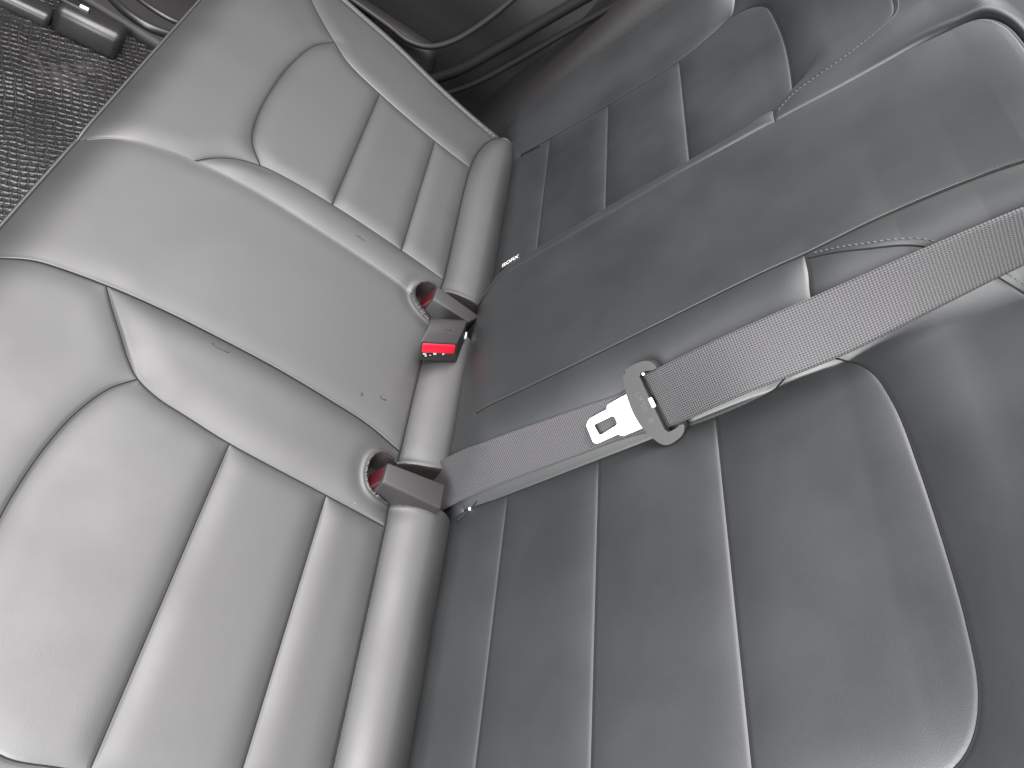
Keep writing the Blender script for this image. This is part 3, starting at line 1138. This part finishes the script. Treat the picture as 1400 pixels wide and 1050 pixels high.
def vnoise(x, y, s, seed):
    r = np.random.RandomState(seed).rand(64, 64)
    u, v = x / s, y / s
    i, j = np.floor(u).astype(int), np.floor(v).astype(int)
    a, b = u - i, v - j
    a = a * a * (3 - 2 * a)
    b = b * b * (3 - 2 * b)
    g = lambda p, q: r[p % 64, q % 64]
    return (g(i, j) * (1 - a) + g(i + 1, j) * a) * (1 - b) + (g(i, j + 1) * (1 - a) + g(i + 1, j + 1) * a) * b


wx = X + .006 * (vnoise(X, Y, .021, 1) - .5) + .012 * (vnoise(X, Y, .09, 5) - .5)
wy = Y + .006 * (vnoise(X, Y, .021, 2) - .5) + .012 * (vnoise(X, Y, .09, 6) - .5)
ca, sa = math.cos(.50), math.sin(.50)
u, v = (wx * ca + wy * sa) / .0115, (-wx * sa + wy * ca) / .0135
dl = np.minimum(np.abs(u - np.floor(u) - .0), np.abs(np.ceil(u) - u))
dm = np.minimum(np.abs(v - np.floor(v)), np.abs(np.ceil(v) - v))
rid = np.exp(-(np.minimum(dl, dm) / .085) ** 2)
amp = .35 + .9 * vnoise(X, Y, .055, 7)
pale_specks = np.exp(-((X + .55) ** 2 + (Y + .735) ** 2) / .055 ** 2) * np.clip(2.4 * vnoise(X, Y, .011, 12) - .7, 0, 1)  # mat sparkle put into the colour as paler, dusty speckles
rid2 = np.clip(rid * amp + 1.1 * pale_specks, 0, 1)
Z = -.312 + .0018 * rid * amp + .003 * vnoise(X, Y, .12, 9)
P = np.stack([X.ravel(), Y.ravel(), Z.ravel()], 1)
ni, nj = X.shape
idx = np.arange(ni * nj).reshape(ni, nj)
Q = np.stack([idx[:-1, :-1], idx[1:, :-1], idx[1:, 1:], idx[:-1, 1:]], -1).reshape(-1, 4)
me = bpy.data.meshes.new('floor_mat')
me.vertices.add(len(P))
me.vertices.foreach_set('co', P.astype(np.float32).ravel())
me.loops.add(Q.size)
me.loops.foreach_set('vertex_index', Q.astype(np.int32).ravel())
me.polygons.add(len(Q))
me.polygons.foreach_set('loop_start', (np.arange(len(Q)) * 4).astype(np.int32))
me.polygons.foreach_set('loop_total', np.full(len(Q), 4, np.int32))
me.update(calc_edges=True)
me.polygons.foreach_set('use_smooth', [True] * len(Q))
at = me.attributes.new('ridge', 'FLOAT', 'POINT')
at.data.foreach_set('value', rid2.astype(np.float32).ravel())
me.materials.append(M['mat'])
o = bpy.data.objects.new('floor_mat', me)
COL.objects.link(o)
tag(o, 'dark glossy floor mat with a raised net pattern in front of the bench', 'floor mat')

# ------------------------------------------------------------------ front seat rail with end cover
rail = thing('seat_rail', 'black front seat floor rail with a rounded plastic end cover beside the mat', 'seat rail', (-.65, -.78, -.31))


def along(p, q, w, h, z0):
    p, q = Vector((*p, 0)), Vector((*q, 0))
    t = (q - p).normalized()
    s = Vector((-t.y, t.x, 0)) * (w / 2)
    return [tuple(p - s + Vector((0, 0, z0))), tuple(p + s + Vector((0, 0, z0))), tuple(q + s + Vector((0, 0, z0))), tuple(q - s + Vector((0, 0, z0))),
            tuple(p - s * .75 + Vector((0, 0, z0 + h))), tuple(p + s * .75 + Vector((0, 0, z0 + h))), tuple(q + s * .75 + Vector((0, 0, z0 + h))), tuple(q - s * .75 + Vector((0, 0, z0 + h)))]


bm = bmesh.new()
hexa(bm, along((-.640, -.800), (-.585, -1.10), .050, .026, -.315), .009, 4)
bm_obj('rail_channel', bm, M['plastic_trim'], rail)
bm = bmesh.new()
hexa(bm, along((-.668, -.690), (-.650, -.800), .072, .052, -.315), .014, 5)
cov = bm_obj('end_cover', bm, M['plastic_trim'], rail)
bm = bmesh.new()
hexa(bm, along((-.660, -.752), (-.652, -.800), .014, .006, -.2665), .002, 2)
bm_obj('cover_slot', bm, M['slot'], rail)
bm = bmesh.new()
hexa(bm, along((-.661, -.755), (-.658, -.769), .008, .003, -.2612), .001, 2)
bm_obj('rail_bolt', bm, M['metal'], rail)

# ------------------------------------------------------------------ far door sill and door
sill = thing('door_sill', 'dark plastic far door sill with two curved ridges beyond the floor rail', 'door sill', (-.80, -.6, -.32))
bm = bmesh.new()
hexa(bm, box8(-1.02, -.725, -1.25, -.02, -.319, -.290), .012, 4)
bm_obj('sill_plate', bm, M['dark_trim'], sill)
bm = bmesh.new()
tube(bm, [tuple(p) for p in smooth_line([(-.80, -.84, -.292), (-.770, -.764, -.288), (-.751, -.721, -.286), (-.748, -.677, -.285), (-.764, -.638, -.285), (-.80, -.58, -.286)], .008)], .0085, 10)
bm_obj('sill_ridge', bm, M['plastic_trim'], sill)
bm = bmesh.new()
tube(bm, [tuple(p) for p in smooth_line([(-.84, -.80, -.290), (-.815, -.734, -.288), (-.808, -.688, -.287), (-.814, -.646, -.287), (-.85, -.59, -.289)], .008)], .005, 8)
bm_obj('sill_ridge', bm, M['plastic_trim'], sill)

door = thing('door_panel', 'dark far rear door lining with a curved pocket lip', 'door', (-.93, -.35, -.29))
vs = []
fs = []
nz = 14
ny = 40
for i in range(ny + 1):
    yy = -1.25 + 1.33 * i / ny
    for j in range(nz + 1):
        zz = -.288 + .75 * j / nz
        bul = .035 * math.exp(-((zz - .12) / .10) ** 2)
        vs.append((-.93 + bul, yy, zz))
for i in range(ny):
    for j in range(nz):
        a = i * (nz + 1) + j
        fs.append((a, a + nz + 1, a + nz + 2, a + 1))
back_v = len(vs)
for i in range(ny + 1):
    for zz in (-.288, .462):
        vs.append((-.99, -1.25 + 1.33 * i / ny, zz))
for i in range(ny):
    a, b = i * (nz + 1), (i + 1) * (nz + 1)
    c, d = back_v + 2 * i, back_v + 2 * i + 2
    fs += [(a, b, d, c), (a + nz, c + 1, d + 1, b + nz), (c, d, d + 1, c + 1)]
mesh_obj('lining', vs, fs, M['dark_trim'], door)
bm = bmesh.new()
tube(bm, [tuple(p) for p in smooth_line([(-.885, -.40, -.068), (-.872, -.30, -.062), (-.868, -.252, -.062), (-.866, -.212, -.045), (-.868, -.178, -.004), (-.872, -.146, .07), (-.876, -.12, .16)], .008)], .006, 10)
bm_obj('pocket_lip', bm, M['dark_trim'], door)
bm = bmesh.new()
hexa(bm, [(-.935, -.55, -.20), (-.878, -.55, -.20), (-.880, -.15, -.20), (-.935, -.15, -.20), (-.935, -.55, -.075), (-.876, -.55, -.075), (-.880, -.19, -.060), (-.935, -.19, -.060)], .02, 4)
bm_obj('door_pocket', bm, M['dark_trim'], door)

seal = thing('door_seal', 'dark rubber door seal running up between far door and backrest', 'door seal', (-.86, -.1, -.05))
bm = bmesh.new()
tube(bm, [tuple(p) for p in smooth_line([(-.87, -.25, -.20), (-.868, -.145, -.065), (-.868, -.10, .03), (-.870, -.045, .16), (-.875, .02, .30), (-.88, .10, .45)], .01)], .011, 10)
bm_obj('rubber_tube', bm, M['rubber'], seal)
bm = bmesh.new()
tube(bm, [tuple(p) for p in smooth_line([(-.86, -.20, -.20), (-.858, -.105, -.065), (-.858, -.06, .03), (-.860, -.005, .16), (-.865, .06, .30), (-.87, .14, .45)], .01)], .006, 8)
bm_obj('rubber_lip', bm, M['rubber'], seal)

# far wheel-arch / side trim between seat and door opening
bm = bmesh.new()
hexa(bm, [(-1.0, -.09, -.29), (-.80, -.05, -.29), (-.74, .10, -.29), (-1.0, .10, -.29), (-1.0, .07, .62), (-.845, .10, .62), (-.80, .30, .62), (-1.0, .30, .62)], .02, 4)
o = bm_obj('side_trim', bm, M['dark_trim'])
tag(o, 'dark grey side trim behind the outer edge of the far backrest', 'trim')

# parcel shelf behind the backrest
bm = bmesh.new()
hexa(bm, [(-1.0, .25, .52), (1.0, .25, .52), (1.0, .85, .66), (-1.0, .85, .66), (-1.0, .25, .54), (1.0, .25, .54), (1.0, .85, .68), (-1.0, .85, .68)], .004, 2)
o = bm_obj('parcel_shelf', bm, M['carpet'])
tag(o, 'grey carpeted parcel shelf behind the top of the backrest', 'parcel shelf')
